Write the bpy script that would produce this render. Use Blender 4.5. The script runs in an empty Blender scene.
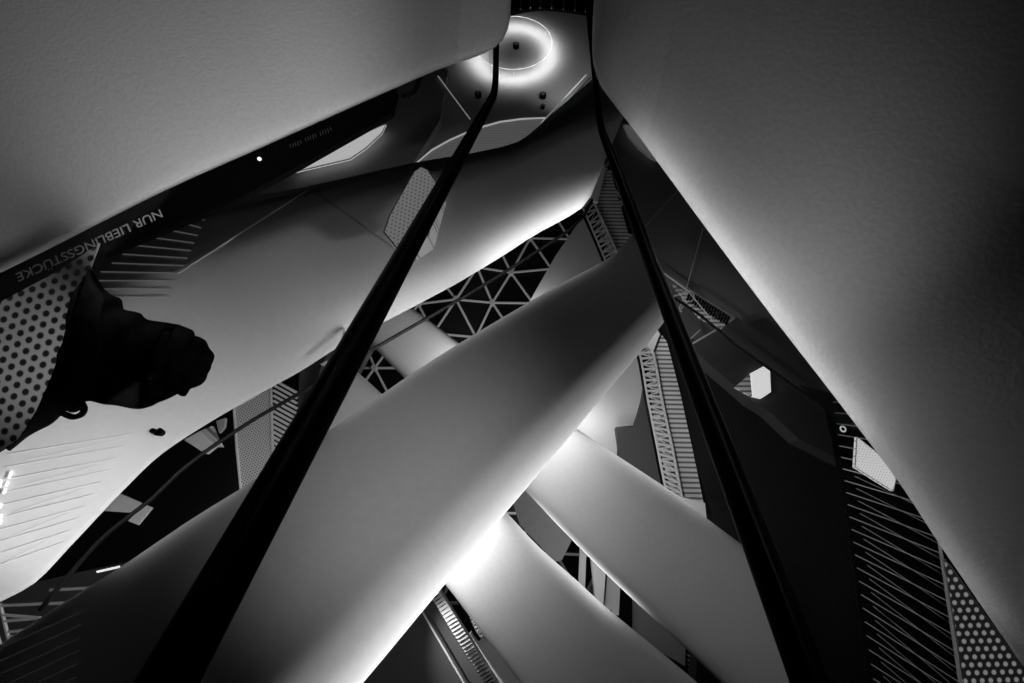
import bpy, bmesh, math, random
from mathutils import Vector, Matrix, noise
random.seed(7)
C = bpy.context.scene.collection
# ------------------------------------------------------------------ camera
F = 455.0
PITCH = math.radians(68)
FW = Vector((0, math.cos(PITCH), math.sin(PITCH)))
UP = Vector((0, math.sin(PITCH), -math.cos(PITCH)))
RT = FW.cross(UP)
cam = bpy.data.cameras.new('camera'); co = bpy.data.objects.new('camera', cam); C.objects.link(co)
cam.sensor_width = 36; cam.lens = F * 36 / 1024; cam.clip_start = 0.02; cam.clip_end = 500
m = Matrix((RT, UP, -FW)).transposed().to_4x4(); co.matrix_world = m
bpy.context.scene.camera = co
sc = bpy.context.scene
sc.view_settings.view_transform = 'Standard'; sc.view_settings.look = 'None'
sc.view_settings.exposure = 0.0; sc.view_settings.gamma = 1.0; sc.view_settings.use_curve_mapping = False
w = bpy.data.worlds.new('world'); sc.world = w; w.use_nodes = True
w.node_tree.nodes['Background'].inputs[0].default_value = (0.5, 0.5, 0.5, 1)
w.node_tree.nodes['Background'].inputs[1].default_value = 0.0006
sc.cycles.diffuse_bounces = 1

def ray(x, y):                       # direction seen at a photograph position
    return RT * (x - 512) + UP * (341.5 - y) + FW * F
def X(x, y, t):                      # point at forward distance t
    return ray(x, y) * (t / F)
class Plane:
    """slope plane: holds direction d (towards vp) and the horizontal across it"""
    def __init__(s, vp=None, dist=5.0, k=0.6):
        if vp is None:
            s.n = Vector((0, 0, 1)); s.D = Vector((0, 1, 0)); s.W = Vector((1, 0, 0))
        else:
            s.D = ray(*vp).normalized(); s.W = s.D.cross(Vector((0, 0, 1))).normalized()
            s.n = s.W.cross(s.D).normalized()
            if s.n.z < 0: s.n = -s.n
            s.n = (s.n * (1 - k) + FW * k).normalized()
            s.D = (s.D - s.n * s.D.dot(s.n)).normalized(); s.W = s.n.cross(s.D).normalized()
        s.d = dist
    def at(s, x, y, off=0.0):
        r = ray(x, y); return r * ((s.d + off) / s.n.dot(r))
    def uv(s, p): return (p.dot(s.W), p.dot(s.D))
    def shift(s, off):
        q = Plane.__new__(Plane); q.n, q.D, q.W, q.d = s.n, s.D, s.W, s.d + off; return q
def H(z): return Plane(None, z)
class Facing(Plane):
    def __init__(s, nrm, through):
        s.n = nrm.normalized(); a = Vector((0, 0, 1)) if abs(s.n.z) < .9 else Vector((1, 0, 0))
        s.W = s.n.cross(a).normalized(); s.D = s.W.cross(s.n).normalized(); s.d = s.n.dot(through)
        if s.d < 0: s.n = -s.n; s.d = -s.d

# ------------------------------------------------------------------ materials
def mat(name, base=0.5, rough=0.6, metal=0.0, bump=0.0, scale=20, vary=0.0, spec=0.5):
    mt = bpy.data.materials.new(name); mt.use_nodes = True; nt = mt.node_tree; b = nt.nodes['Principled BSDF']
    b.inputs['Base Color'].default_value = (base, base, base, 1)
    b.inputs['Roughness'].default_value = rough; b.inputs['Metallic'].default_value = metal
    b.inputs['Specular IOR Level'].default_value = spec
    if bump or vary:
        tc = nt.nodes.new('ShaderNodeTexCoord'); nz = nt.nodes.new('ShaderNodeTexNoise')
        nz.inputs['Scale'].default_value = scale; nz.inputs['Detail'].default_value = 5
        nt.links.new(tc.outputs['Object'], nz.inputs['Vector'])
        if bump:
            bp = nt.nodes.new('ShaderNodeBump'); bp.inputs['Strength'].default_value = bump; bp.inputs['Distance'].default_value = 0.02
            nt.links.new(nz.outputs['Fac'], bp.inputs['Height']); nt.links.new(bp.outputs['Normal'], b.inputs['Normal'])
        if vary:
            mr = nt.nodes.new('ShaderNodeMapRange'); mr.inputs['From Min'].default_value = .3; mr.inputs['From Max'].default_value = .7
            mr.inputs['To Min'].default_value = base * (1 - vary); mr.inputs['To Max'].default_value = base * (1 + vary)
            nt.links.new(nz.outputs['Fac'], mr.inputs['Value']); nt.links.new(mr.outputs[0], b.inputs['Base Color'])
    return mt
def emit(name, s, c=1.0, base=.8):
    mt = bpy.data.materials.new(name); mt.use_nodes = True; b = mt.node_tree.nodes['Principled BSDF']
    b.inputs['Base Color'].default_value = (base, base, base, 1); b.inputs['Emission Color'].default_value = (c, c, c, 1)
    b.inputs['Emission Strength'].default_value = s; return mt
def dots(name, base, hole, pitch, rad, stagger=True, glow=0, rough=.5):
    mt = mat(name, base, rough); nt = mt.node_tree; L = nt.links; b = nt.nodes['Principled BSDF']
    uv = nt.nodes.new('ShaderNodeUVMap')
    def grid(off):
        a = nt.nodes.new('ShaderNodeVectorMath'); a.operation = 'MULTIPLY_ADD'
        a.inputs[1].default_value = (1 / pitch, 1 / (pitch * (1.732 if stagger else 1)), 0); a.inputs[2].default_value = (off + 500, off + 500, 0)
        L.new(uv.outputs[0], a.inputs[0])
        f = nt.nodes.new('ShaderNodeVectorMath'); f.operation = 'FRACTION'; L.new(a.outputs[0], f.inputs[0])
        s = nt.nodes.new('ShaderNodeVectorMath'); s.operation = 'MULTIPLY_ADD'
        s.inputs[1].default_value = (1, 1.732 if stagger else 1, 0); s.inputs[2].default_value = (-.5, -.866 if stagger else -.5, 0)
        L.new(f.outputs[0], s.inputs[0])
        d = nt.nodes.new('ShaderNodeVectorMath'); d.operation = 'LENGTH'; L.new(s.outputs[0], d.inputs[0]); return d.outputs['Value']
    d = grid(0)
    if stagger:
        mn = nt.nodes.new('ShaderNodeMath'); mn.operation = 'MINIMUM'; L.new(d, mn.inputs[0]); L.new(grid(.5), mn.inputs[1]); d = mn.outputs[0]
    mr = nt.nodes.new('ShaderNodeMapRange'); mr.inputs['From Min'].default_value = rad - .06; mr.inputs['From Max'].default_value = rad + .06
    mr.inputs['To Min'].default_value = hole; mr.inputs['To Max'].default_value = base
    L.new(d, mr.inputs['Value']); L.new(mr.outputs[0], b.inputs['Base Color'])
    if glow: L.new(mr.outputs[0], b.inputs['Emission Color']); b.inputs['Emission Strength'].default_value = glow
    return mt
def ribs(name, base, dark, pitch, duty=.5, axis=1, rough=.5):
    mt = mat(name, base, rough); nt = mt.node_tree; L = nt.links; b = nt.nodes['Principled BSDF']
    uv = nt.nodes.new('ShaderNodeUVMap'); sp = nt.nodes.new('ShaderNodeSeparateXYZ'); L.new(uv.outputs[0], sp.inputs[0])
    a = nt.nodes.new('ShaderNodeMath'); a.operation = 'MULTIPLY_ADD'; a.inputs[1].default_value = 1 / pitch; a.inputs[2].default_value = 500
    L.new(sp.outputs[axis], a.inputs[0])
    f = nt.nodes.new('ShaderNodeMath'); f.operation = 'FRACT'; L.new(a.outputs[0], f.inputs[0])
    g = nt.nodes.new('ShaderNodeMath'); g.operation = 'PINGPONG'; g.inputs[1].default_value = .5; L.new(f.outputs[0], g.inputs[0])
    mr = nt.nodes.new('ShaderNodeMapRange'); mr.inputs['From Min'].default_value = duty * .5 - .05; mr.inputs['From Max'].default_value = duty * .5 + .05
    mr.inputs['To Min'].default_value = dark; mr.inputs['To Max'].default_value = base
    L.new(g.outputs[0], mr.inputs['Value']); L.new(mr.outputs[0], b.inputs['Base Color']); return mt
def glass(name, tint, gloss=0.25):
    mt = bpy.data.materials.new(name); mt.use_nodes = True; nt = mt.node_tree; nt.nodes.clear()
    o = nt.nodes.new('ShaderNodeOutputMaterial'); mx = nt.nodes.new('ShaderNodeMixShader')
    t = nt.nodes.new('ShaderNodeBsdfTransparent'); t.inputs[0].default_value = (tint, tint, tint, 1)
    g = nt.nodes.new('ShaderNodeBsdfGlossy'); g.inputs['Roughness'].default_value = .02; g.inputs[0].default_value = (gloss, gloss, gloss, 1)
    mx.inputs[0].default_value = .02
    nt.links.new(t.outputs[0], mx.inputs[1]); nt.links.new(g.outputs[0], mx.inputs[2])
    nt.links.new(mx.outputs[0], o.inputs[0]); return mt

PLASTER = mat('rough_white_plaster', .72, .95, bump=.16, scale=45, vary=.05, spec=.03)
SMOOTH = mat('smooth_white_casing', .74, .75, bump=.04, scale=14, vary=.03, spec=.15)
DECK = mat('grey_painted_deck', .30, .7, bump=.05, scale=8, vary=.06, spec=.2)
DARK = mat('dark_deck', .07, .6, vary=.1, scale=3)
BLACK = mat('black_enamel', .003, .5, spec=.03)
RUBBER = mat('black_rubber', .004, .6, spec=.15)
CLOTH = mat('black_cloth', .006, .85, bump=.6, scale=16, vary=.6, spec=.03)
STEEL = mat('brushed_steel', .55, .35, metal=.6)
WHITE = mat('white_enamel', .8, .5)
FRAME = mat('pale_steel_tube', .62, .5)
PRINT = mat('grey_print', .6, .7)
PERFW = dots('perforated_white_sheet', .75, .06, .055, .25)
PERFF = dots('fine_perforated_sheet', .6, .2, .075, .27, glow=.12)  # sheet's own glow stands in for a lit level behind
PERFO = dots('glowing_perforated_sheet', .7, .35, .07, .25, glow=.2)  # glow put into the sheet in place of light from behind
PERFB = dots('perforated_black_sheet', .035, .75, .055, .22)
PERFQ = dots('dotted_white_sheet', .62, .03, .052, .30)
FLUTE = ribs('fluted_sheet', .85, .2, .16, .4)
GLASS = glass('tinted_glass', .985)
DGLASS = glass('dark_glass', .45)
CLEAR = glass('clear_glass', .93)

# ------------------------------------------------------------------ mesh helpers
def link(name, bm, mt, parent=None, smooth=False, recalc=True):
    if recalc: bmesh.ops.recalc_face_normals(bm, faces=bm.faces)
    me = bpy.data.meshes.new(name); bm.to_mesh(me); bm.free(); me.materials.append(mt)
    if smooth:
        for p in me.polygons: p.use_smooth = True
    o = bpy.data.objects.new(name, me); C.objects.link(o)
    if parent is not None:
        o.parent = parent; o.matrix_parent_inverse = Matrix.Translation(-parent.location)
    return o
def tag(o, label=None, cat=None, group=None, kind=None):
    if label: o['label'] = label
    if cat: o['category'] = cat
    if group: o['group'] = group
    if kind: o['kind'] = kind
    return o
def thing(name, label, cat, loc, group=None):
    o = bpy.data.objects.new(name, None); o.empty_display_size = .1; o.location = loc; C.objects.link(o)
    return tag(o, label, cat, group)
def prism(bm, pts, nrm, th, plane=None):
    """flat outline given thickness th along nrm (away from the viewer)"""
    lay = bm.loops.layers.uv.verify()
    a = [bm.verts.new(p) for p in pts]; b = [bm.verts.new(p + nrm * th) for p in pts]
    fs = [bm.faces.new(a), bm.faces.new(b[::-1])]
    n = len(pts)
    for i in range(n): fs.append(bm.faces.new((a[i], a[(i + 1) % n], b[(i + 1) % n], b[i])))
    if plane is not None:
        for f in fs:
            for l in f.loops: l[lay].uv = plane.uv(l.vert.co)
    return bm
def panel(name, pix, plane, th, mt, parent=None):
    bm = bmesh.new(); prism(bm, [plane.at(*p) for p in pix], plane.n, th, plane)
    return link(name, bm, mt, parent)
def tube(bm, pts, r, seg=8, closed=False, sx=1.0, upv=None):
    pts = [Vector(p) for p in pts]; n = len(pts); rings = []
    for i, p in enumerate(pts):
        if closed: t = pts[(i + 1) % n] - pts[i - 1]
        else: t = pts[min(i + 1, n - 1)] - pts[max(i - 1, 0)]
        t.normalize(); a = upv or (Vector((0, 0, 1)) if abs(t.z) < .9 else Vector((1, 0, 0)))
        s = t.cross(a).normalized(); u = s.cross(t).normalized()
        rings.append([bm.verts.new(p + s * math.cos(k * 2 * math.pi / seg) * r * sx + u * math.sin(k * 2 * math.pi / seg) * r) for k in range(seg)])
    m_ = n if closed else n - 1
    for i in range(m_):
        A, B = rings[i], rings[(i + 1) % n]
        for k in range(seg): bm.faces.new((A[k], A[(k + 1) % seg], B[(k + 1) % seg], B[k]))
    if not closed:
        bm.faces.new(rings[0][::-1]); bm.faces.new(rings[-1])
    return bm
def bar(bm, a, b, wv, hv):
    """box along a-b with half-vectors wv, hv"""
    v = [bm.verts.new(p + wv * i + hv * j) for p in (a, b) for i, j in ((-1, -1), (1, -1), (1, 1), (-1, 1))]
    for q in ((0, 1, 2, 3), (7, 6, 5, 4), (0, 4, 5, 1), (1, 5, 6, 2), (2, 6, 7, 3), (3, 7, 4, 0)): bm.faces.new([v[i] for i in q])
    return bm
def catmull(pts, n):
    """resample 2-D polyline by length with smooth interpolation"""
    P = [Vector((p[0], p[1])) for p in pts]; seg = []
    tot = 0; acc = [0]
    for i in range(len(P) - 1): tot += (P[i + 1] - P[i]).length; acc.append(tot)
    out = []
    for k in range(n):
        s = tot * k / (n - 1); i = 0
        while i < len(P) - 2 and acc[i + 1] < s: i += 1
        t = (s - acc[i]) / max(acc[i + 1] - acc[i], 1e-6)
        p0, p1, p2, p3 = P[max(i - 1, 0)], P[i], P[i + 1], P[min(i + 2, len(P) - 1)]
        d1 = (p2 - p0) * .5 if i > 0 else p2 - p1; d2 = (p3 - p1) * .5 if i + 2 < len(P) else p2 - p1
        l = (p2 - p1).length
        if d1.length > l: d1 = d1 * (l / d1.length)
        if d2.length > l: d2 = d2 * (l / d2.length)
        h = (2*t**3-3*t*t+1, t**3-2*t*t+t, -2*t**3+3*t*t, t**3-t*t)
        out.append(p1 * h[0] + d1 * h[1] + p2 * h[2] + d2 * h[3])
    return out
def loft(name, Lp, Rp, plane, prof, mt, parent=None, n=40, top=.5, il=.2, ir=.2, ridge=False):
    """long casing: two edges in a slope plane, cross-section prof = [(s, v)], s 0..1 across,
    v in metres (negative = bulging down), closed with a roof `top` metres above"""
    L = catmull(Lp, n); R = catmull(Rp, n); bm = bmesh.new(); rings = []
    for i_, (a, b) in enumerate(zip(L, R)):
        A = plane.at(a.x, a.y); B = plane.at(b.x, b.y); ring = []
        rs = .57 + .4 * max(0, 1 - i_ / n / .22) if ridge else .57
        for s, v in prof:
            s = s * rs / .57 if s < .57 else rs + (s - .57) * (1 - rs) / .43
            ring.append(bm.verts.new(A.lerp(B, s) + plane.n * v))
        ring.append(bm.verts.new(A.lerp(B, 1 - ir) + plane.n * top)); ring.append(bm.verts.new(A.lerp(B, il) + plane.n * top))
        rings.append(ring)
    k = len(rings[0])
    for i in range(n - 1):
        for j in range(k): bm.faces.new((rings[i][j], rings[i][(j + 1) % k], rings[i + 1][(j + 1) % k], rings[i + 1][j]))
    bm.faces.new(rings[0][::-1]); bm.faces.new(rings[-1])
    o = link(name, bm, mt, parent)
    for p in o.data.polygons: p.use_smooth = len(p.vertices) == 4
    return o
def belly(b, m_=3.0, n=28, tip=0.0):
    """rounded-box underside from edge to edge, depth b"""
    pr = []
    for k in range(n + 1):
        th = math.pi * k / n; c, s = math.cos(th), math.sin(th)
        u = -math.copysign(abs(c) ** (2 / m_), c); v = -b * abs(s) ** (2 / m_)
        pr.append((.5 + .5 * u, v))
    return pr
def curve_prof(pts, n=36):
    c = catmull([(a, b * 1.0) for a, b in pts], n); return [(p.x, p.y) for p in c]

# ------------------------------------------------------------------ lights
def spot(p, tgt, e, ang=60, blend=.8, r=.02):
    d = bpy.data.lights.new('spot_lamp', 'SPOT'); d.energy = e; d.spot_size = math.radians(ang); d.spot_blend = blend; d.shadow_soft_size = r
    o = bpy.data.objects.new('spot_lamp', d); C.objects.link(o); o.location = p
    o.rotation_euler = (tgt - p).to_track_quat('-Z', 'Y').to_euler(); return o
def strip(a, b, wid, aim, e, spread=180):
    """linear lamp between a and b shining along aim"""
    d = bpy.data.lights.new('strip_lamp', 'AREA'); d.energy = e; d.shape = 'RECTANGLE'; d.size = (b - a).length; d.size_y = wid
    d.spread = math.radians(spread)
    o = bpy.data.objects.new('strip_lamp', d); C.objects.link(o)
    x = (b - a).normalized(); z = -(aim - x * aim.dot(x)).normalized(); y = z.cross(x)
    mm = Matrix((x, y, z)).transposed().to_4x4(); mm.translation = (a + b) / 2; o.matrix_world = mm; return o

# ================================================================== PLANES
PA = Plane((900, -135), 2.6, .8)
PB = Plane((500, -52), 2.3, .85)
PG = Plane((820, 40), 7.5)
P2 = Plane((841, 116), 4.6)
P3 = Plane((19, 42), 12.0)
P4 = Plane((19, 42), 10.5)

# ================================================================== ESCALATORS
# near, upper left
tA = thing('escalator', 'nearest rough white escalator casing filling the upper left corner above the black lettered band', 'escalator', PA.at(200, 60), 'escalators crossing the atrium')
La = [(-420, 150), (-250, 50), (-100, -40), (50, -130), (200, -220), (300, -270), (380, -300), (420, -300)]
Ra = [(-200, 365), (0, 273), (160, 193), (256, 150), (330, 117), (400, 86), (440, 69), (478, 56), (497, 46), (507, 32), (511, 10), (510, -60)]
loft('casing', La, Ra, PA, belly(.08, 4.0, 44), PLASTER, tA, n=70, top=.3, ir=.3)
bandpts = [(-160, 352), (0, 268), (160, 188), (256, 145), (330, 112), (395, 84), (397, 92), (392, 113), (300, 165), (230, 203), (85, 262), (0, 303), (-160, 385)]
PC = PA.shift(.12)
panel('side_panel', bandpts, PC, .05, BLACK, tA)
bm = bmesh.new()
tube(bm, [PC.at(*p) for p in [(402, 96), (408, 96), (414, 92), (418, 84), (420, 76), (421, 66)]], .014, 8)
link('handrail', bm, RUBBER, tA, True)
panel('glass_panel', [(396, 84), (421, 72), (417, 88), (410, 95), (396, 100)], PC.shift(.01), .012, CLEAR, tA)

# near, right
tB = thing('escalator', 'huge rough white escalator casing filling the right side, edge running to the lower right', 'escalator', PB.at(850, 200), 'escalators crossing the atrium')
Lb = [(640, -160), (600, -60), (594, 0), (592, 45), (594, 68), (602, 88), (640, 138), (700, 220), (768, 311), (840, 404), (900, 484), (940, 545), (1024, 668), (1120, 808)]
Rb = [(900, -420), (1000, -400), (1150, -380), (1300, -300), (1450, -200), (1600, -100), (1750, 0), (1850, 100), (1950, 200), (2000, 300), (2050, 400), (2100, 500)]
loft('casing', Lb, Rb, PB, curve_prof([(0, 0), (.004, -.14), (.02, -.30), (.05, -.45), (.10, -.58), (.18, -.68), (.35, -.75), (.8, -.75), (1, 0)], 70), PLASTER, tB, n=90, top=.3, il=.35)

# long one that crosses left half
tG = thing('escalator', 'long white escalator underside from lower left to top centre, dark above, bright below', 'escalator', PG.at(300, 280), 'escalators crossing the atrium')
Lg = [(680, -5), (640, 32), (600, 72), (545, 120), (515, 145), (470, 154), (415, 163), (300, 188), (200, 207), (80, 245), (-100, 310), (-300, 380)]
Rg = [(612, 140), (603, 163), (597, 180), (587, 203), (568, 217), (535, 235), (501, 257), (456, 284), (415, 306), (345, 343), (301, 371), (250, 399), (199, 429), (158, 457), (119, 495), (69, 548), (36, 582), (0, 602), (-100, 650)]
pg = curve_prof([(0, 0), (.03, -.12), (.12, -.38), (.3, -1.0), (.5, -1.5), (.57, -1.58), (.64, -1.46), (.8, -.92), (.96, -.18), (1, 0)], 60)
def loft2(name, Lp, Rp, plane, prof, mt, parent, n=60): return loft(name, Lp, Rp, plane, prof, mt, parent, n, .5, .3, .3, True)
casing_g = loft2('casing', Lg, Rg, PG, pg, SMOOTH, tG)

# middle one
t2 = thing('escalator', 'broad white escalator underside crossing the middle diagonally with a glowing lower edge', 'escalator', P2.at(450, 430), 'escalators crossing the atrium')
L2 = [(634, 232), (617, 252), (600, 264), (560, 285), (525, 305), (456, 346), (409, 376), (383, 394), (335, 427), (265, 474), (197, 516), (124, 565), (63, 603), (0, 645), (-120, 725)]
R2 = [(664, 322), (644, 348), (600, 400), (577, 428), (525, 490), (447, 582), (422, 612), (363, 683), (300, 757), (220, 850), (120, 960)]
loft('casing', L2, R2, P2, curve_prof([(0, 0), (.01, -.08), (.05, -.16), (.12, -.2), (.4, -.26), (.6, -.26), (.75, -.24), (.88, -.17), (.96, -.08), (1, 0)], 44), SMOOTH, t2, n=60, top=.5)

# crossing pair
t3 = thing('escalator', 'upper of the two parallel white escalators fading into darkness towards the lower right', 'escalator', P3.at(620, 500), 'escalators crossing the atrium')
L3 = [(300, 240), (410, 307), (456, 341), (515, 384), (577, 429), (681, 498), (707, 519), (750, 551), (784, 578)]
R3 = [(300, 280), (375, 348), (409, 382), (465, 434), (526, 491), (567, 534), (611, 578), (685, 647), (722, 683), (790, 750)]
loft('casing', L3, R3, P3, belly(.5, 3.4, 40), SMOOTH, t3, n=50, top=.6)
t4 = thing('escalator', 'lower of the two parallel white escalators, brightly lit next to the glowing edge', 'escalator', P4.at(540, 600), 'escalators crossing the atrium')
L4 = [(336, 353), (353, 368), (383, 395), (440, 450), (505, 511), (537, 545), (574, 578), (607, 608), (692, 678), (780, 755)]
R4 = [(314, 437), (330, 455), (345, 471), (400, 532), (447, 582), (479, 624), (511, 666), (560, 735), (620, 830)]
loft('casing', L4, R4, P4, belly(.5, 3.4, 40), SMOOTH, t4, n=50, top=.6)

# ================================================================== PHOTOGRAPHER'S ESCALATOR : rails and glass
E = ray(550, -6).normalized(); FWD = Vector((0, 1, 0))
def rail_line(px, py, lat):
    r = ray(px, py); return r * (lat / abs(r.x))
QL = rail_line(309, 440, .52); QR = rail_line(700, 400, .58)
def on_rail(Q, y):           # point on the line Q + tE that shows at image row y
    # solve ((Q+tE).UP / (Q+tE).FW)*F = 341.5 - y
    k = (341.5 - y) / F
    t = (k * Q.dot(FW) - Q.dot(UP)) / (E.dot(UP) - k * E.dot(FW)); return Q + E * t
tR = thing('escalator', 'black handrails on glass rising on both sides towards the top, the escalator one stands on', 'escalator', Vector((0, 0, -1.0)), 'escalators crossing the atrium')
def make_rail(Q, ytop, side, r=.026, r2=.02, off=.066, ybot=860):
    kink = on_rail(Q, ytop); bot = on_rail(Q, ybot)
    pts = [bot]
    for k in range(1, 9): pts.append(bot.lerp(kink, k / 9))
    v = kink - (kink - bot).normalized() * .35
    for k in range(0, 7):
        t = k / 6; pts.append(v * (1 - t) ** 2 + kink * 2 * t * (1 - t) + (kink + FWD * .35) * t * t)
    pts += [kink + FWD * (.35 + .5 * k) for k in range(1, 6)]
    bm = bmesh.new(); tube(bm, pts, r, 12, sx=1.3); link('handrail', bm, RUBBER, tR, True)
    dn = Vector((0, 0, -1)); out = Vector((side, 0, 0))
    bm = bmesh.new(); tube(bm, [p + dn * off + out * .012 for p in pts], r2, 8, sx=1.0)
    link('rail_profile', bm, mat('dark_steel', .02, .4, spec=.3), tR, True)
    # glass panes, each its own part
    cuts = [0, 9, 16, len(pts) - 1]
    for a, b in zip(cuts[:-1], cuts[1:]):
        q = pts[a:b + 1]
        if b < len(pts) - 1: q[-1] = q[-1].lerp(q[-2], .004)
        bm = bmesh.new()
        prism(bm, [p + dn * .06 for p in q] + [p + dn * 1.5 for p in q[::-1]], out, .012)
        link('glass_panel', bm, GLASS, tR)
    return pts
rl = make_rail(QL, 95, 1)
rr = make_rail(QR, 128, -1, .02, .012, .045)
# second handrail far off
tS = thing('balustrade', 'thin dark handrail with glass crossing the gap in front of the roof lattice', 'balustrade', PG.at(350, 362, .3))
hp = [(40, 610), (100, 540), (150, 500), (186, 466), (245, 425), (300, 393), (370, 351), (415, 325), (460, 299), (500, 275), (550, 243), (572, 228), (586, 213), (592, 200)]
PS = PG.shift(.9)
bm = bmesh.new(); tube(bm, [PS.at(p.x, p.y) for p in catmull(hp, 40)], .035, 8); link('handrail', bm, mat('satin_dark_rail', .008, .4), tS, True)

# ================================================================== CEILINGS / SLABS
def struct(o): o['kind'] = 'structure'; return o
HE = H(12.0)
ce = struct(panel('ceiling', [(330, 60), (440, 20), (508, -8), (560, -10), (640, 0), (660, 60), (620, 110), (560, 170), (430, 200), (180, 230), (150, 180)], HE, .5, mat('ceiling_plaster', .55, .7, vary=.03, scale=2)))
# ring lamp
rc = HE.at(513, 42, -.42); rx = (HE.at(552, 42, -.42) - rc).length
tRing = thing('ring_lamp', 'glowing ring lamp hanging under the ceiling at the top centre', 'ceiling lamp', rc)
bm = bmesh.new(); tube(bm, [rc + Vector((math.cos(a * math.pi / 24) * rx, math.sin(a * math.pi / 24) * rx, 0)) for a in range(48)], .008, 8, closed=True)
link('light_ring', bm, emit('ring_glow', 1.0), tRing, True)
for k in range(3):
    an = k * 2.1 + .5; p = rc + Vector((math.cos(an) * rx, math.sin(an) * rx, 0)); bm = bmesh.new(); tube(bm, [p, p + Vector((0, 0, .3))], .008, 5); link('hanger', bm, WHITE, tRing)
def disc(bm, c, n, r, th, seg=20):
    a = n.orthogonal().normalized(); b = n.cross(a)
    prism(bm, [c + a * math.cos(k * 2 * math.pi / seg) * r + b * math.sin(k * 2 * math.pi / seg) * r for k in range(seg)], n, th)
for i, (px, py, lab) in enumerate([(516, 44, 'black spot lamp inside the glowing ring'), (478, 93, 'dark round ceiling lamp left of the handrail bend'), (543, 94, 'dark round ceiling lamp below the glowing ring'), (543, 105, 'tiny dark round detector above the perforated lens-shaped panel')]):
    c = HE.at(px, py, -.14); t = thing('ceiling_spotlight' if i < 3 else 'smoke_detector', lab, 'ceiling lamp' if i < 3 else 'detector', c)
    r = .12 if i < 3 else .07
    bm = bmesh.new(); disc(bm, c, Vector((0, 0, 1)), r, .139); link('housing', bm, BLACK, t)
    bm = bmesh.new(); disc(bm, c - Vector((0, 0, .012)), Vector((0, 0, 1)), r * .55, .012); link('lens', bm, STEEL, t)
# balcony railing at top
tT = thing('balcony_railing', 'dark curved balcony railing with thin bars at the top edge between the two near casings', 'railing', HE.at(550, 6, -.4))
PT = HE.shift(-.6)
bm = bmesh.new()
tp = catmull([(490, 20), (508, 14), (528, 9), (552, 8), (594, 14), (625, 22)], 20)
tq = catmull([(485, 1), (508, -2), (530, -5), (552, -6), (594, -3), (630, 2)], 20)
prism(bm, [PT.at(p.x, p.y) for p in tp] + [PT.at(p.x, p.y) for p in tq[::-1]], Vector((0, 0, 1)), .12); link('fascia', bm, BLACK, tT)
for k in range(14):
    f = k / 13; a = catmull([(490, 19), (528, 8), (594, 13), (625, 22)], 14)[k]
    bm = bmesh.new(); p = PT.at(a.x, a.y, -.05); bar(bm, p, PT.at(a.x + 1, a.y - 22, -.05), Vector((.02, 0, 0)), Vector((0, 0, .02))); link('bar', bm, STEEL, tT)
# perforated lens in the ceiling
def rimmed(name, label, pix, plane, mt, rim=.03, cat='panel', group=None, th=.06, rimmat=WHITE):
    c = plane.at(sum(p[0] for p in pix) / len(pix), sum(p[1] for p in pix) / len(pix))
    t = thing(name, label, cat, c, group); panel('sheet', pix, plane, th, mt, t)
    bm = bmesh.new(); tube(bm, [plane.at(*p) for p in pix], rim, 6, closed=True); link('rim', bm, rimmat, t)
    return t
rimmed('perforated_screen', 'long lens-shaped perforated screen set in the ceiling behind the handrail', [(413, 166), (432, 150), (450, 140), (475, 129), (500, 122), (522, 119), (545, 118), (537, 130), (520, 144), (490, 152), (460, 157)], HE.shift(-1.6), PERFF, .03, rimmat=emit('glowing_rim', .3), group='perforated screens')  # bright outline put in as a glowing rim
rimmed('perforated_screen', 'small bright leaf-shaped perforated screen below the black lettered band', [(290, 173), (310, 158), (340, 143), (365, 133), (386, 124), (382, 133), (366, 148), (350, 159), (320, 166)], HE.shift(-.8), dots('bright_perforated', .8, .45, .06, .25, glow=.6), .02, group='perforated screens')  # leaf sheet glows by itself, standing in for light behind it
# dark ceiling patch right of leaf (lower soffit)
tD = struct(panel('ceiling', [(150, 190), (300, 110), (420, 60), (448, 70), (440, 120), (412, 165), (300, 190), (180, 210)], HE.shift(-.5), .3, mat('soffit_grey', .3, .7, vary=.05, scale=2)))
# seams
LITE = emit('glowing_edge', .16)  # seam strips carry a glow of their own to look brightly lit
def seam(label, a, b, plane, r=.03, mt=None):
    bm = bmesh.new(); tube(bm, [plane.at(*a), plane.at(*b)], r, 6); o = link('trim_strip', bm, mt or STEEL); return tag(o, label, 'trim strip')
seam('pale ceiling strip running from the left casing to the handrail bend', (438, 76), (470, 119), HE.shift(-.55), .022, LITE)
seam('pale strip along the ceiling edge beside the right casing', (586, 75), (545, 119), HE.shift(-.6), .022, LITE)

# ================================================================== opening in long casing
from mathutils.bvhtree import BVHTree
bvh_g = BVHTree.FromPolygons([v.co.copy() for v in casing_g.data.vertices], [tuple(p.vertices) for p in casing_g.data.polygons])
def gsurf(x, y, off=-.03):            # the point of the long casing's underside seen at x, y
    d = ray(x, y).normalized(); hit = bvh_g.ray_cast(Vector((0, 0, 0)), d)
    return (hit[0] if hit[0] is not None else PG.at(x, y)) + d * off
def joint(a, b, r, mt):
    bm = bmesh.new(); tube(bm, [gsurf(a[0] + (b[0] - a[0]) * k / 14, a[1] + (b[1] - a[1]) * k / 14) for k in range(15)], r, 6); link('joint_strip', bm, mt, tG)
joint((178, 273), (308, 190), .016, WHITE); joint((314, 192), (398, 250), .012, STEEL)
g0, g1, g2 = PG.at(384, 232, -1.62), PG.at(403, 253, -1.74), PG.at(421, 167, -1.6)
PGo = Facing((g1 - g0).cross(g2 - g0), g0)
if PGo.n.dot(FW) < 0: PGo.n = -PGo.n; PGo.d = -PGo.d
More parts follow.
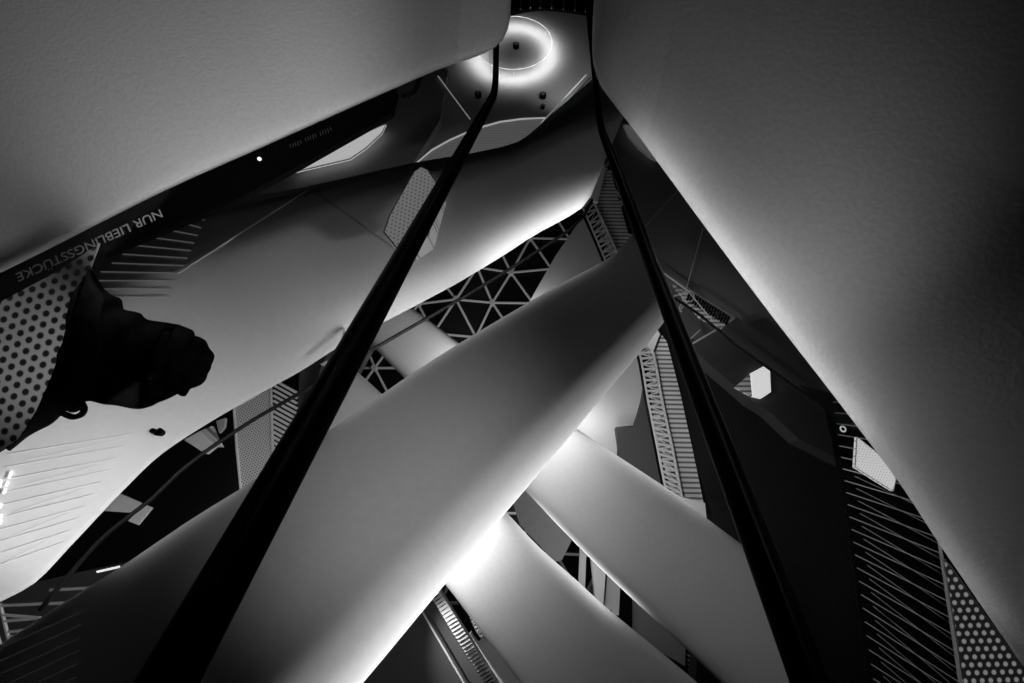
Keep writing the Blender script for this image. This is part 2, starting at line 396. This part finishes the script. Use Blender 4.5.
tO = rimmed('perforated_screen', 'bright perforated screen with steps beside the handrail, standing in the dark upper casing', [(384, 232), (390, 215), (402, 193), (414, 172), (421, 167), (428, 170), (441, 190), (428, 236), (403, 253), (395, 246)], PGo, PERFO, .012, group='perforated screens', th=.3)
bm = bmesh.new()
for k in range(11):
    bar(bm, PGo.at(412 + k * 2.0, 246 - k * 5.0, -.03), PGo.at(418 + k * 2.0, 243 - k * 5.0, -.03), UP * .018, PGo.n * .02)
tag(link('step', bm, WHITE, tO), kind='stuff')

# ================================================================== footbridge N
PN = Plane((520, -100), 15.5)
tN = thing('footbridge', 'narrow footbridge underside with lattice strip and fluted panel between the handrail and the broad casing', 'bridge', PN.at(660, 420))
panel('fluted_panel', [(598, 150), (612, 176), (629, 236), (636, 300), (667, 342), (680, 392), (692, 447), (704, 505), (706, 520), (678, 505), (656, 430), (650, 350), (625, 290), (612, 254), (597, 205), (590, 180)], PN, .25, FLUTE, tN)
bm = bmesh.new()
A_ = catmull([(583, 208), (597, 240), (606, 262), (625, 310), (640, 355), (648, 400), (656, 440), (665, 485), (671, 512)], 60)
B_ = catmull([(592, 198), (606, 228), (616, 250), (634, 300), (652, 348), (662, 400), (672, 447), (682, 498), (687, 520)], 60)
PN2 = PN.shift(-.3)
for k in range(60):
    a, b = PN2.at(A_[k].x, A_[k].y), PN2.at(B_[k].x, B_[k].y)
    bar(bm, a, b, PN.D * .035, PN.n * .05)
    if k < 59:
        c = PN2.at(B_[k + 1].x, B_[k + 1].y) if k % 2 else PN2.at(A_[k + 1].x, A_[k + 1].y)
        bar(bm, a if k % 2 else b, c, PN.D * .02, PN.n * .03)
tube(bm, [PN2.at(p.x, p.y) for p in A_], .04, 6); tube(bm, [PN2.at(p.x, p.y) for p in B_], .05, 6)
tag(link('lattice', bm, FRAME, tN), kind='stuff')
bm = bmesh.new(); prism(bm, [PN.at(p.x - 2, p.y, .3) for p in A_] + [PN.at(p.x + 2, p.y, .3) for p in B_[::-1]], PN.n, .2); link('base_plate', bm, BLACK, tN)
panel('end_plate', [(594, 180), (601, 163), (606, 168), (598, 202), (590, 200)], PN.shift(-.6), .1, WHITE, tN)
panel('end_plate', [(646, 342), (656, 328), (660, 334), (653, 352)], PN.shift(-.5), .1, WHITE, tN)
panel('end_plate', [(682, 497), (705, 503), (707, 522), (690, 512)], PN.shift(-.5), .1, WHITE, tN)

# deck M
HM = Plane(None, 19.0)
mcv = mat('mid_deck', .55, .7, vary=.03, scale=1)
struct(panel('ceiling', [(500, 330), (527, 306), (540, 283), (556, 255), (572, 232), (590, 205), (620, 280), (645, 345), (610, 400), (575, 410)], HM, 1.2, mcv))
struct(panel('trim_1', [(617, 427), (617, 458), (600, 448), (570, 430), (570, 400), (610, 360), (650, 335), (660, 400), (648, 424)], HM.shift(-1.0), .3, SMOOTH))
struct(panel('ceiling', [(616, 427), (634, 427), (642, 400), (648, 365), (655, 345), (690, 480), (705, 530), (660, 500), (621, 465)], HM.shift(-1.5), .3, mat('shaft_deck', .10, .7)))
# ================================================================== ROOF lattice
tW = bpy.data.objects.new('window_1', None); C.objects.link(tW); tW.location = (0, 4, 30); tW['kind'] = 'structure'
def roofz(x, y): return 30 - .010 * max(0, y - 5) ** 2 + .25 * math.sin(x * .7 + y * .5)
bm = bmesh.new(); s = 2.7
nodes = {}
for i in range(-12, 13):
    for j in range(-8, 12):
        x = i * s + (j % 2) * s * .5 + random.uniform(-.2, .2); y = j * s * .87 + 3 + random.uniform(-.2, .2)
        nodes[i, j] = Vector((x, y, roofz(x, y)))
for (i, j), p in nodes.items():
    nb = [(i + 1, j), (i + (j % 2), j + 1), (i - 1 + (j % 2), j + 1)]
    for q in nb:
        if q in nodes: tube(bm, [p, nodes[q]], .09, 6)
    tube(bm, [p - Vector((0, 0, .22)), p + Vector((0, 0, .22))], .2, 8)
link('window_frame', bm, FRAME, tW)
bm = bmesh.new()
for (i, j), p in nodes.items():
    for tri in (((i, j), (i + 1, j), (i + (j % 2), j + 1)), ((i, j), (i + (j % 2), j + 1), (i - 1 + (j % 2), j + 1))):
        if all(q in nodes for q in tri): bm.faces.new([bm.verts.new(nodes[q] + Vector((0, 0, .25))) for q in tri])
link('pane', bm, mat('night_glass', .004, .3), tW)

# room shell far around the atrium
wm = mat('dark_wall', .02, .8)
for nm, c, h in (('floor', (0, 8, -9), (34, 46, .2)), ('wall_left', (34, 8, 11), (.2, 46, 20)), ('wall_right', (-34, 8, 11), (.2, 46, 20)), ('wall_back', (0, -38, 11), (34, .2, 20)), ('wall_front', (0, 54, 11), (34, .2, 20))):
    bm = bmesh.new(); c = Vector(c); bar(bm, c - Vector((0, 0, h[2])), c + Vector((0, 0, h[2])), Vector((h[0], 0, 0)), Vector((0, h[1], 0))); struct(link(nm, bm, wm))
# ================================================================== LEFT GAP pieces
HL = PG.shift(3.0)
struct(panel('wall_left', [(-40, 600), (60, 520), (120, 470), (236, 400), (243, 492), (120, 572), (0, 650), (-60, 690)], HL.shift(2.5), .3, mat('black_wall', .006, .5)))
rimmed('perforated_screen', 'tall white perforated screen between striped screen and black gap, left of the handrail', [(234, 408), (253, 397), (271, 386), (272, 425), (273, 460), (266, 477), (241, 492), (237, 450)], HL, PERFW, .03, group='perforated screens')
t = thing('slatted_screen', 'small dark screen with white slanted slats right of the tall perforated screen', 'screen', HL.at(285, 420))
panel('backing', [(272, 386), (299, 368), (296, 428), (273, 464)], HL.shift(.15), .05, BLACK, t)
for k in range(17):
    y0 = 380 + k * 5.2; x1 = 297
    if y0 + 13 > 428: x1 = 297 - (y0 + 13 - 428) * .55
    bm = bmesh.new(); bar(bm, HL.at(273.5, y0), HL.at(x1, y0 + (x1 - 273.5) * .55), HL.D * .028, HL.n * .03); link('slat_or_reflected_line', bm, WHITE, t)
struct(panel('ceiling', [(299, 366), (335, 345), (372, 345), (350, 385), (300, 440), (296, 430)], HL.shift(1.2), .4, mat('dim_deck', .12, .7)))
tag(panel('bracket', [(120, 494), (152, 508), (138, 525), (128, 521), (136, 513), (104, 511)], HL.shift(-.6), .05, WHITE), 'white angular bracket under the casing edge in the black gap', 'bracket')
tag(panel('wall_plate', [(184, 440), (200, 431), (216, 446), (206, 454)], HL.shift(-.6), .12, WHITE), 'white slanted plate under the casing edge at the left', 'plate')
t = thing('perforated_screen', 'small ribbed grey panel right of the white slanted plate', 'panel', HL.at(215, 440), 'perforated screens')
panel('sheet', [(200, 431), (212, 426), (216, 436), (222, 447), (216, 447)], HL.shift(-.4), .1, FLUTE, t)
tag(panel('wall_plate', [(216, 421), (225, 418), (224, 427), (219, 433)], HL.shift(-.4), .1, mat('grey_plate', .4, .6)), 'small grey plate left of the tall perforated screen', 'plate')
tag(panel('wall_plate', [(320, 364), (341, 355), (335, 372)], HL.shift(-.6), .12, WHITE), 'small white triangular plate left of the handrail', 'plate')
tag(panel('wall_plate', [(344, 327), (350, 347), (339, 362), (341, 340)], PG.shift(-.3), .08, WHITE), 'narrow pale triangular fin touching the handrail', 'plate')
# bottom left
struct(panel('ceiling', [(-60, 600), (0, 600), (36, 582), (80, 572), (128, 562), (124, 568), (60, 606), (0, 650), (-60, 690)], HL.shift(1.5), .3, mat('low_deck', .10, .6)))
t = thing('steel_frame', 'thin pale steel bars in the corner gap at the lower left edge', 'frame', HL.at(20, 620))
for a, b in [((-10, 606), (64, 603)), ((3, 615), (40, 618)), ((5, 621), (40, 618)), ((0, 604), (9, 640)), ((-8, 620), (4, 655)), ((50, 590), (90, 588)), ((8, 632), (24, 630)), ((8, 637), (20, 636))]:
    bm = bmesh.new(); tube(bm, [HL.at(*a), HL.at(*b)], .028, 6); link('bar', bm, FRAME, t)
tag(panel('strip_light', [(96, 571), (118, 566), (119, 568), (97, 573)], HL.shift(.3), .05, emit('dim_strip', .8)), 'thin glowing strip in the corner gap above the broad casing', 'light')

# spotlight pair on casing
t = thing('spotlight', 'tiny black twin spotlight on the bright casing below the black bag', 'light', gsurf(155, 431))
for px, py, r in ((152, 430.5, .05), (157.5, 431.5, .085)):
    c = gsurf(px, py, -.03); bm = bmesh.new(); disc(bm, c, PG.n, r * .7, .1); link('housing', bm, BLACK, t)

# ================================================================== BELOW BEAM 4 : ceiling panel, curved balcony
PK = Plane(None, 16.0)
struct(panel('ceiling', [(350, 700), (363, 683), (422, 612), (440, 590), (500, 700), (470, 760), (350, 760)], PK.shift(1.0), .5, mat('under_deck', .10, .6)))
tag(panel('fascia', [(418, 603), (470, 692), (468.6, 693), (416.6, 604)], PK.shift(.7), .05, SMOOTH), 'thin bright fascia edge below the glowing casing edge, bottom centre', 'fascia')
t = thing('balcony', 'curved pale balcony band with dark slots and balusters below the bright casing, bottom centre', 'balcony', PK.at(460, 640))
c1 = catmull([(420, 585), (434, 602), (448, 625), (465, 652), (486, 683), (505, 710)], 40)
c2 = catmull([(426, 578), (441, 594), (457, 619), (474, 646), (497, 683), (514, 708)], 40)
bm = bmesh.new(); prism(bm, [PK.at(p.x, p.y) for p in c1] + [PK.at(p.x, p.y) for p in c2[::-1]], Vector((0, 0, 1)), .4); link('band', bm, SMOOTH, t)
for k in range(3, 32):
    p, q = c1[k], c2[k]; a = PK.at(p.x * .8 + q.x * .2, p.y * .8 + q.y * .2, -.05); b = PK.at(p.x * .35 + q.x * .65, p.y * .35 + q.y * .65, -.05)
    bm = bmesh.new(); bar(bm, a, b, Vector((.09, -.05, 0)), Vector((0, 0, .04))); link('slot', bm, BLACK, t)
c3 = catmull([(436, 572), (450, 588), (463, 608), (474, 632), (480, 640)], 22); c4 = catmull([(444, 570), (455, 583), (467, 600), (478, 622), (484, 634)], 22)
for k in range(22):
    bm = bmesh.new(); bar(bm, PK.at(c3[k].x, c3[k].y, .3), PK.at(c4[k].x - 3, c4[k].y + 1, .3), Vector((.05, -.02, 0)), Vector((0, 0, .05))); link('baluster', bm, WHITE, t)
bm = bmesh.new(); tube(bm, [PK.at(p.x, p.y, .25) for p in c3], .05, 6); link('handrail', bm, BLACK, t)
struct(panel('trim_2', [(464, 640), (480, 622), (530, 690), (520, 720), (500, 690)], PK.shift(.8), .3, SMOOTH))

# between 3 and 4
PM = Plane(None, 18.0)
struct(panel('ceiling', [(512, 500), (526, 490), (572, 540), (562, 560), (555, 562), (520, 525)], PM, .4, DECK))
struct(panel('trim_3', [(591, 555), (606, 570), (603, 608), (596, 602)], PM.shift(-.5), .3, SMOOTH))
t = thing('slatted_screen', 'pair of thin pale bars over black in the gap between the two parallel casings', 'screen', PM.at(612, 590))
panel('backing', [(603, 570), (632, 590), (632, 640), (600, 610)], PM.shift(.1), .1, BLACK, t)
for a, b in [((611, 570), (608, 610)), ((617, 576), (615, 615)), ((583, 548), (581, 600))]:
    bm = bmesh.new(); bar(bm, PM.at(*a), PM.at(*b), Vector((.12, 0, 0)), Vector((0, 0, .05))); link('slat_or_reflected_line', bm, FRAME, t)
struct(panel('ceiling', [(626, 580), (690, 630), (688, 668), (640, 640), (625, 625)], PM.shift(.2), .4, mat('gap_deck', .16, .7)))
t = thing('slatted_screen', 'narrow dark screen of fine slats in the gap between the parallel casings, bottom right', 'screen', PM.at(696, 665))
panel('backing', [(687, 640), (705, 655), (704, 690), (686, 668)], PM.shift(-.2), .1, BLACK, t)
for k in range(7):
    bm = bmesh.new(); bar(bm, PM.at(688 + k * .3, 645 + k * 5, -.3), PM.at(703, 662 + k * 5.5, -.3), Vector((.05, 0.03, 0)), Vector((0, 0, .03))); link('slat_or_reflected_line', bm, FRAME, t)

# ================================================================== RIGHT SIDE
PR = Plane(None, 15.0)
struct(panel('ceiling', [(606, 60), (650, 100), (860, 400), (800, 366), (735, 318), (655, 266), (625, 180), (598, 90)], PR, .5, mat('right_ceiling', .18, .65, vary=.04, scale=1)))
rimmed('perforated_screen', 'small grey leaf-shaped perforated screen half hidden by the right casing', [(623, 125), (634, 125), (650, 145), (660, 162), (650, 158), (636, 146), (628, 136)], PR.shift(-.3), PERFF, .02, group='perforated screens')
seam('faint ceiling seam strip beside the right handrail', (640, 232), (678, 190), PR.shift(-.1), .02, mat('seam_grey', .4, .6))
t = thing('suspension_truss', 'fine steel hanging truss with wire in the gap right of the handrail', 'truss', PR.at(690, 310, -.5))
PRt = PR.shift(-.5)
for a, b, r in [((703, 228), (686, 290), .015), ((657, 268), (688, 291), .03), ((657, 268), (690, 345), .03), ((688, 291), (663, 300), .025), ((688, 291), (672, 322), .025), ((660, 290), (675, 310), .02), ((675, 310), (688, 345), .02), ((690, 345), (716, 330), .03), ((663, 300), (682, 312), .02), ((700, 330), (688, 341), .02), ((688, 291), (712, 320), .02), ((672, 322), (686, 302), .02)]:
    bm = bmesh.new(); tube(bm, [PRt.at(*a), PRt.at(*b)], r, 6); link('rod', bm, FRAME, t)
bm = bmesh.new(); cc = PRt.at(688, 296); tube(bm, [cc + Vector((math.cos(k * math.pi / 12) * .22, math.sin(k * math.pi / 12) * .22, 0)) for k in range(24)], .02, 6, closed=True); link('hoop', bm, FRAME, t)
t = thing('slatted_screen', 'small grey striped strip at the far end of the hanging truss gap', 'screen', PR.at(715, 310))
panel('backing', [(672, 284), (735, 318), (722, 328), (700, 318)], PR.shift(.2), .1, FLUTE, t)
for k in range(16):
    bm = bmesh.new(); x = 690 + k * 2.6; y = 292 + k * 1.6; bar(bm, PR.at(x, y, .1), PR.at(x - 3 , y + 9, .1), Vector((.04, 0, 0)), Vector((0, 0, .03))); link('slat_or_reflected_line', bm, BLACK, t)
struct(panel('ceiling', [(655, 266), (735, 318), (722, 330), (690, 347)], PR.shift(2), .4, mat('gap_ceiling', .2, .7)))
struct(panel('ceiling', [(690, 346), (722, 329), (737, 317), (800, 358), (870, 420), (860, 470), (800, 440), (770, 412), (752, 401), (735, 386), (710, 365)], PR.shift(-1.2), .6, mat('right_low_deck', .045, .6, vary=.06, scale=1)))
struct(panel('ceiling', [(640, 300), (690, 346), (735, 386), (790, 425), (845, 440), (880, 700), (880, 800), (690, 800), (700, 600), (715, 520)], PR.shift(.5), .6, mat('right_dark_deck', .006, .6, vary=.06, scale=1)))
tag(panel('wall_plate', [(751, 373), (764, 366), (770, 371), (771, 392), (762, 398), (753, 396)], PR.shift(-1.4), .12, emit('plate_glow', .55)), 'bright glowing plate in the dark deck, right of the handrail', 'glowing panel')  # plate's own glow stands in for a lit opening
t = thing('perforated_screen', 'dim ribbed panel touching the bright glowing plate in the dark deck', 'panel', PR.at(745, 385, -1.4), 'perforated screens')
panel('sheet', [(735, 387), (750, 374), (752, 396), (745, 393)], PR.shift(-1.4), .1, FLUTE, t)
t = thing('balustrade', 'thin black handrail crossing the dark deck right of the near handrail', 'balustrade', PR.at(720, 330, -2))
bm = bmesh.new(); tube(bm, [PR.at(*p, -2) for p in [(663, 292), (682, 303), (700, 315), (730, 340), (760, 362), (830, 412)]], .05, 6); link('handrail', bm, BLACK, t)

# slatted balustrade on the far right
PZ = Plane((560, -60), 8.0)
tZ = thing('slatted_balustrade', 'tall black balustrade with many thin pale slanted slats beside the right casing', 'balustrade', PZ.at(900, 560))
panel('backing', [(800, 385), (860, 400), (960, 540), (975, 700), (980, 760), (884, 760), (868, 683), (845, 500), (826, 410)], PZ.shift(.5), .05, BLACK, tZ)
t = thing('spotlight', 'tiny pale ring-shaped spotlight over the slatted balustrade at its narrow top', 'light', PZ.at(843, 429, -.15))
c = PZ.at(843, 429, -.15); e1 = PZ.W; e2 = PZ.D
bm = bmesh.new(); tube(bm, [c + e1 * math.cos(k * math.pi / 8) * .045 + e2 * math.sin(k * math.pi / 8) * .045 for k in range(16)], .013, 6, closed=True); link('ring', bm, emit('small_ring', .35), t)
bm = bmesh.new(); disc(bm, c, PZ.n, .04, .15); link('housing', bm, BLACK, t)
def edge_x(y): return 827 + (y - 400) * .145
def right_x(y): return min(842 + (y - 405) * .735, 940 + (y - 545) * .155) if y > 405 else 842
for k in range(25):
    y0 = 402 + k * 10.6 + .09 * k * k; x0 = edge_x(y0) + 6; sl = min(.06 + .034 * k, .64)
    x = x0
    while x < right_x(y0 + sl * (x - x0)) - .5 and x < 985: x += 1
    bm = bmesh.new(); bar(bm, PZ.at(x0, y0), PZ.at(x, y0 + sl * (x - x0)), PZ.D * .0065, PZ.n * .01); link('slat_or_reflected_line', bm, FRAME, tZ)
    if k > 5:
        s2 = sl + .20; x = x0 + 12; yb = y0 + 2
        while x < right_x(yb + s2 * (x - x0)) - .5 and x < 985: x += 1
        bm = bmesh.new(); bar(bm, PZ.at(x0 + 12, yb + s2 * 12, .3), PZ.at(x, yb + s2 * (x - x0), .3), PZ.D * .004, PZ.n * .008); link('slat_or_reflected_line', bm, FRAME, tZ)
bm = bmesh.new(); bar(bm, PZ.at(939, 540, -.05), PZ.at(972, 760, -.05), PZ.W * .016, PZ.n * .016); link('post', bm, FRAME, tZ)
rimmed('perforated_screen', 'bright white perforated screen touching the right casing above the slats', [(857, 437), (880, 455), (896, 478), (893, 491), (875, 480), (855, 467)], PZ.shift(-.3), dots('white_fine_perf', .8, .3, .05, .22, glow=.6), .01, group='perforated screens')  # sheet brightened by a glow of its own
rimmed('perforated_screen', 'black panel with pale dots in the lower right corner below the right casing', [(943, 558), (950, 565), (1030, 678), (1060, 760), (974, 760), (960, 660)], PB.shift(.7), dots('black_pale_dots', .03, .7, .052, .27, glow=.25), .004, th=.006, group='perforated screens')  # pale dots made to glow, as if lit from behind

# ================================================================== LEFT: dotted sheet, bag, lettering, glass reflections
PQ = PA.shift(-.45)
tag(panel('dotted_screen', [(-60, 335), (0, 302), (60, 270), (100, 243), (88, 275), (72, 325), (45, 395), (22, 440), (0, 452), (-60, 470)], PQ, .004, PERFQ), 'pale sheet with dark dots at the left edge beside the black bag', 'panel')

def text_mesh(name, s, plane, p0, p1, cap, mt, parent):
    """lettering lying in a plane, running from p0 towards p1, tops pointing to image bottom"""
    cu = bpy.data.curves.new('t', 'FONT'); cu.body = s; cu.size = 1; cu.extrude = 0.01
    ob = bpy.data.objects.new('t', cu); C.objects.link(ob)
    dg = bpy.context.evaluated_depsgraph_get(); me = bpy.data.meshes.new_from_object(ob.evaluated_get(dg)); bpy.data.objects.remove(ob)
    xs = [v.co.x for v in me.vertices]; w_ = max(xs)
    A, B = plane.at(*p0), plane.at(*p1); x = (B - A); wid = x.length; x.normalize()
    n = plane.n; y = n.cross(x) if n.cross(x).dot(-UP) > 0 else x.cross(n); y.normalize()
    ys = max(v.co.y for v in me.vertices); 
    for v in me.vertices: v.co = A + x * (v.co.x / w_ * wid) + y * (v.co.y / .73 * cap) - n * (v.co.z * .1 + .003)
    me.name = name; me.materials.clear(); me.materials.append(mt)
    o = bpy.data.objects.new(name, me); C.objects.link(o); o.parent = parent; o.matrix_parent_inverse = Matrix.Translation(-parent.location); return o
capm = (PC.at(163, 208) - PC.at(166, 215)).length * 1.15
text_mesh('lettering', 'NUR LIEBLINGSSTÜCKE', PC, (161, 209), (16, 274), capm, PRINT, tA)
# worn, unreadable small print
bm = bmesh.new()
for k in range(17):
    f = k / 16; a = (330 - 40 * f, 127.5 + 17 * f); 
    if k in (5, 11): continue
    p = PC.at(*a, -.006); q = PC.at(a[0] + 1.2 * random.uniform(.6, 1.2), a[1] + 4.2 * random.uniform(.7, 1), -.006)
    bar(bm, p, q, PC.D * .003, PC.n * .002)
link('lettering', bm, mat('worn_print', .06, .7), tA)
bm = bmesh.new(); disc(bm, PC.at(259, 158.5, -.01), PC.n, .011, .01); link('screw', bm, emit('glint', 1.0), tA)  # bright glint put in as a glowing disc

# the crumpled bag
def lump(bm, top, bot, t0, t1, th, n=34, seg=20, rough_=.012):
    T = catmull(top, n); B = catmull(bot, n); rings = []
    for i, (a, b) in enumerate(zip(T, B)):
        t = t0 + (t1 - t0) * i / (n - 1)
        pa, pb = X(a.x, a.y, t), X(b.x, b.y, t); c = (pa + pb) / 2; h = (pa - pb) / 2; dp = FW * max(h.length * th, .004)
        ring = []
        for k in range(seg):
            an = 2 * math.pi * k / seg; p = c + h * math.cos(an) + dp * math.sin(an)
            nn = noise.noise(p * 9) * 1.0 + noise.noise(p * 24) * .7
            p = p + (p - c) * nn * .10 + FW * nn * rough_
            ring.append(bm.verts.new(p))
        rings.append(ring)
    for i in range(n - 1):
        for k in range(seg): bm.faces.new((rings[i][k], rings[i][(k + 1) % seg], rings[i + 1][(k + 1) % seg], rings[i + 1][k]))
    bm.faces.new(rings[0][::-1]); bm.faces.new(rings[-1])
tBag = thing('bag', 'crumpled black cloth bag with a strap loop beside the dotted sheet', 'bag', X(120, 350, 1.5))
bm = bmesh.new()
lump(bm, [(93, 272), (98, 283), (106, 290), (120, 299), (140, 311), (160, 322), (178, 325), (188, 330), (196, 340)],
     [(74, 414), (78, 408), (82, 403), (92, 402), (118, 407), (142, 409), (158, 402), (174, 394), (188, 390)], 1.47, 1.55, .3, n=60, seg=36, rough_=.03)
link('body', bm, CLOTH, tBag, True)
bm = bmesh.new()
lump(bm, [(166, 330), (174, 331), (180, 325), (186, 331), (190, 338), (197, 336), (204, 343), (208, 351), (207, 358)], [(160, 402), (168, 398), (176, 392), (182, 396), (188, 390), (196, 387), (201, 378), (206, 370), (207, 362)], 1.49, 1.54, .45, n=50, seg=32, rough_=.035)
link('gathered_end', bm, CLOTH, tBag, True)
bm = bmesh.new()
lump(bm, [(88, 268), (66, 338), (50, 380), (33, 415), (17, 440), (6, 447)], [(104, 300), (94, 375), (70, 408), (50, 425), (30, 436), (10, 451)], 1.42, 1.42, .3, n=30, rough_=.008)
link('side_flap', bm, CLOTH, tBag, True)
bm = bmesh.new(); tube(bm, [X(p.x, p.y, 1.42) for p in catmull([(60, 394), (68, 392), (77, 397), (84, 407), (82, 414), (73, 417), (62, 413), (55, 410)], 24)], .009, 8); link('strap_loop', bm, CLOTH, tBag, True)

# reflections in the balustrade glass, put in as faint glowing lines on the casings
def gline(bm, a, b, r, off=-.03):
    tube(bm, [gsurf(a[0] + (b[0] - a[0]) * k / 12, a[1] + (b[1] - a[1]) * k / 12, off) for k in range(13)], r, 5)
tL = thing('glass_reflection', 'faint reflected lines over the bright casing at the lower left', 'screen', gsurf(60, 500))
lm = emit('reflected_line', .28)
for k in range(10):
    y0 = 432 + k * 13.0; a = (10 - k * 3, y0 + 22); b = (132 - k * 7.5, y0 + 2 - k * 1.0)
    bm = bmesh.new(); gline(bm, a, b, .005); link('slat_or_reflected_line', bm, lm, tL)
    if k % 2: bm = bmesh.new(); gline(bm, (a[0] + 20, a[1] - 7), (b[0] - 10, b[1] - 5), .003); link('slat_or_reflected_line', bm, lm, tL)
LM2 = emit('reflected_line_faint', .06, base=.2)
tL2 = thing('glass_reflection', 'short faint reflected lines in a fan just above the black bag', 'screen', gsurf(150, 270))
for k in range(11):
    y0 = 214 + k * 7.6; bm = bmesh.new(); gline(bm, (178 - k * 11.0, y0 - 4 + 3 * k * .4), (204 - k * 3.4, y0 + 6), .008); link('slat_or_reflected_line', bm, LM2, tL2)  # each tube is one reflected line
tL3 = thing('glass_reflection', 'very dim reflected lines over the dark end of the broad casing, lower left corner', 'screen', P2.at(40, 640, -.28))
dm = emit('reflected_line_dim', .012, base=.02)
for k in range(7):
    bm = bmesh.new(); tube(bm, [P2.at(-4, 650 + k * 13, -.27), P2.at(82 - k * 1.2, 612 + k * 13, -.27)], .0045, 5); link('slat_or_reflected_line', bm, dm, tL3)  # reflected lines again, as dim tubes
for i, (a, b) in enumerate([((11.5, 471.5), (9, 478)), ((8, 482), (6, 486)), ((5.5, 489), (3.5, 493.5)), ((.8, 480), (-.5, 487)), ((1, 504), (0, 508)), ((1.5, 515), (.5, 518)), ((.8, 520), (-.3, 524))]):
    bm = bmesh.new(); tube(bm, [gsurf(*a), gsurf(*b)], .013, 6)
    tag(link('light_dash', bm, emit('led_dash', 1.5)), ['topmost of the short bright light dashes at the left edge', 'second short bright light dash from the top at the left edge', 'third short bright light dash from the top at the left edge', 'light dash cut by the left edge beside the three slanted dashes', 'upper of the three low light dashes cut by the left edge', 'middle of the three low light dashes cut by the left edge', 'lowest light dash cut by the left edge'][i], 'light', 'light dashes at the left edge')

# ================================================================== LAMPS

q = P2.shift(1.6)
for a, b, e in [((330, 480), (430, 418), 6), ((430, 418), (540, 350), 34), ((540, 350), (590, 310), 4)]:
    strip(q.at(*a), q.at(*b), .12, P2.n, e, 150)
strip(q.at(60, 650), q.at(180, 570), .12, P2.n, 14, 150)
for a, b, e in [(X(385, 625, 8.2), X(490, 500, 8.6), 42), (X(530, 446, 9.8), X(585, 385, 10.2), 32)]:
    strip(a, b, .12, P2.n, e, 170)  # added strips hidden behind the middle casing, brightening the crossing pair
strip(X(515, 545, 11.9), X(620, 640, 11.6), .12, P4.n - RT * -.6 + UP * .6, 80, 150)
spot(X(478, 376, 11.0), X(462, 352, 13), 110, 150, 1, .1)  # added spots hidden behind casings, to brighten the parts beyond
spot(X(541, 319, 20), X(530, 303, 21.4), 160, 150, 1, .1)
spot(X(585, 412, 17.0), X(592, 436, 20), 60, 140, 1, .1)
spot(X(610, 350, 10.0), X(665, 420, 15), 420, 100, 1, .1)
spot(X(648, 328, 13.2), PR.at(700, 305, -.5), 110, 80, 1, .1)
spot(X(262, 498, 9.6), HL.at(252, 450), 22, 120, 1, .1)
spot(X(395, 640, 12.5), PK.at(470, 650), 350, 90, 1, .1)
spot(X(1000, 560, 4.6), PZ.at(880, 570), 90, 100, 1, .1)
# added thin lamps floating beside the casing edges, each brightening its edge
def edge_strip(pl, a, b, ox, oy, e, sp=150, dz=-.12):
    A, B = pl.at(*a), pl.at(*b); o1 = X(a[0] + ox, a[1] + oy, A.dot(FW) + dz); o2 = X(b[0] + ox, b[1] + oy, B.dot(FW) + dz)
    strip(o1, o2, .06, (A + B) / 2 - (o1 + o2) / 2, e, sp)
edge_strip(P3, (590, 438), (700, 514), 20, -26, 6)
edge_strip(P3, (535, 500), (640, 602), -14, 16, 15)
edge_strip(P4, (515, 519), (610, 608), 14, -16, 6)
edge_strip(P2, (330, 430), (600, 264), -14, -24, 1)
edge_strip(P2, (120, 568), (255, 480), -14, -24, .3)
edge_strip(PG, (490, 264), (596, 190), 16, 30, 9, 110, -.35)
edge_strip(PB, (640, 138), (760, 300), -30, 22, .75, 150, -.02)
edge_strip(PB, (760, 300), (860, 430), -30, 22, .5, 150, -.02)
edge_strip(PB, (860, 430), (990, 620), -28, 20, .22, 150, -.02)
edge_strip(PG, (345, 343), (490, 264), 16, 34, 6, 170, -.3)
# ring lamp: small lamps in a circle washing the ceiling
for k in range(18):
    an = k * math.pi / 9; p = rc + Vector((math.cos(an) * rx, math.sin(an) * rx, 0)); spot(p, p + Vector((0, 0, 1)), 11, 170, 1, .03)
spot(HE.at(575, 70, -1.8), HE.at(578, 60), 60, 130, 1, .05)  # added fill lamp, brightening the ceiling beside the ring
# added strips near the two handrails, shining outwards on the near casings
for Q, y0, y1, sx, e, up in ((QR, 600, 262, -1, 1.0, -.1), (QL, 640, 200, 1, .6, .1)):
    a, b = on_rail(Q, y0), on_rail(Q, y1); o_ = Vector((sx, 0, 0))
    dz = FW * (.55 if sx < 0 else 0)
    strip(a + o_ * .06 + dz, b + o_ * .06 + dz, .03, o_ + Vector((0, 0, up)), e, 120)
# added lamp, unseen behind the right casing, grazing the middle casing
strip(X(1010, 420, 6.1), X(1010, 800, 6.1), .25, -RT - FW * .06, 100, 52)
# added wash lamps for the near casings, dotted sheet and middle casing
spot(X(180, 400, .8), PA.at(175, 50), 135, 62, 1, .1)
spot(X(420, 330, .8), PA.at(420, 10), 36, 46, 1, .1)
spot(X(60, 620, 1.0), PQ.at(10, 345), 42, 30, 1, .1)
spot(X(900, 600, .95), PB.at(690, 110), 17, 80, 1, .1)
spot(X(420, 640, 1.6), P2.at(410, 480), 58, 78, 1, .2)
strip(X(1010, 520, 5.2), X(1010, 820, 5.2), .25, -RT + FW * -.12, 95, 45)  # second added lamp behind the right casing, for the middle casing's edge glow
# added lamp to brighten the roof lattice
spot(Vector((-2, 4, 20)), Vector((0, 8, 30)), 3000, 130, 1, .2)
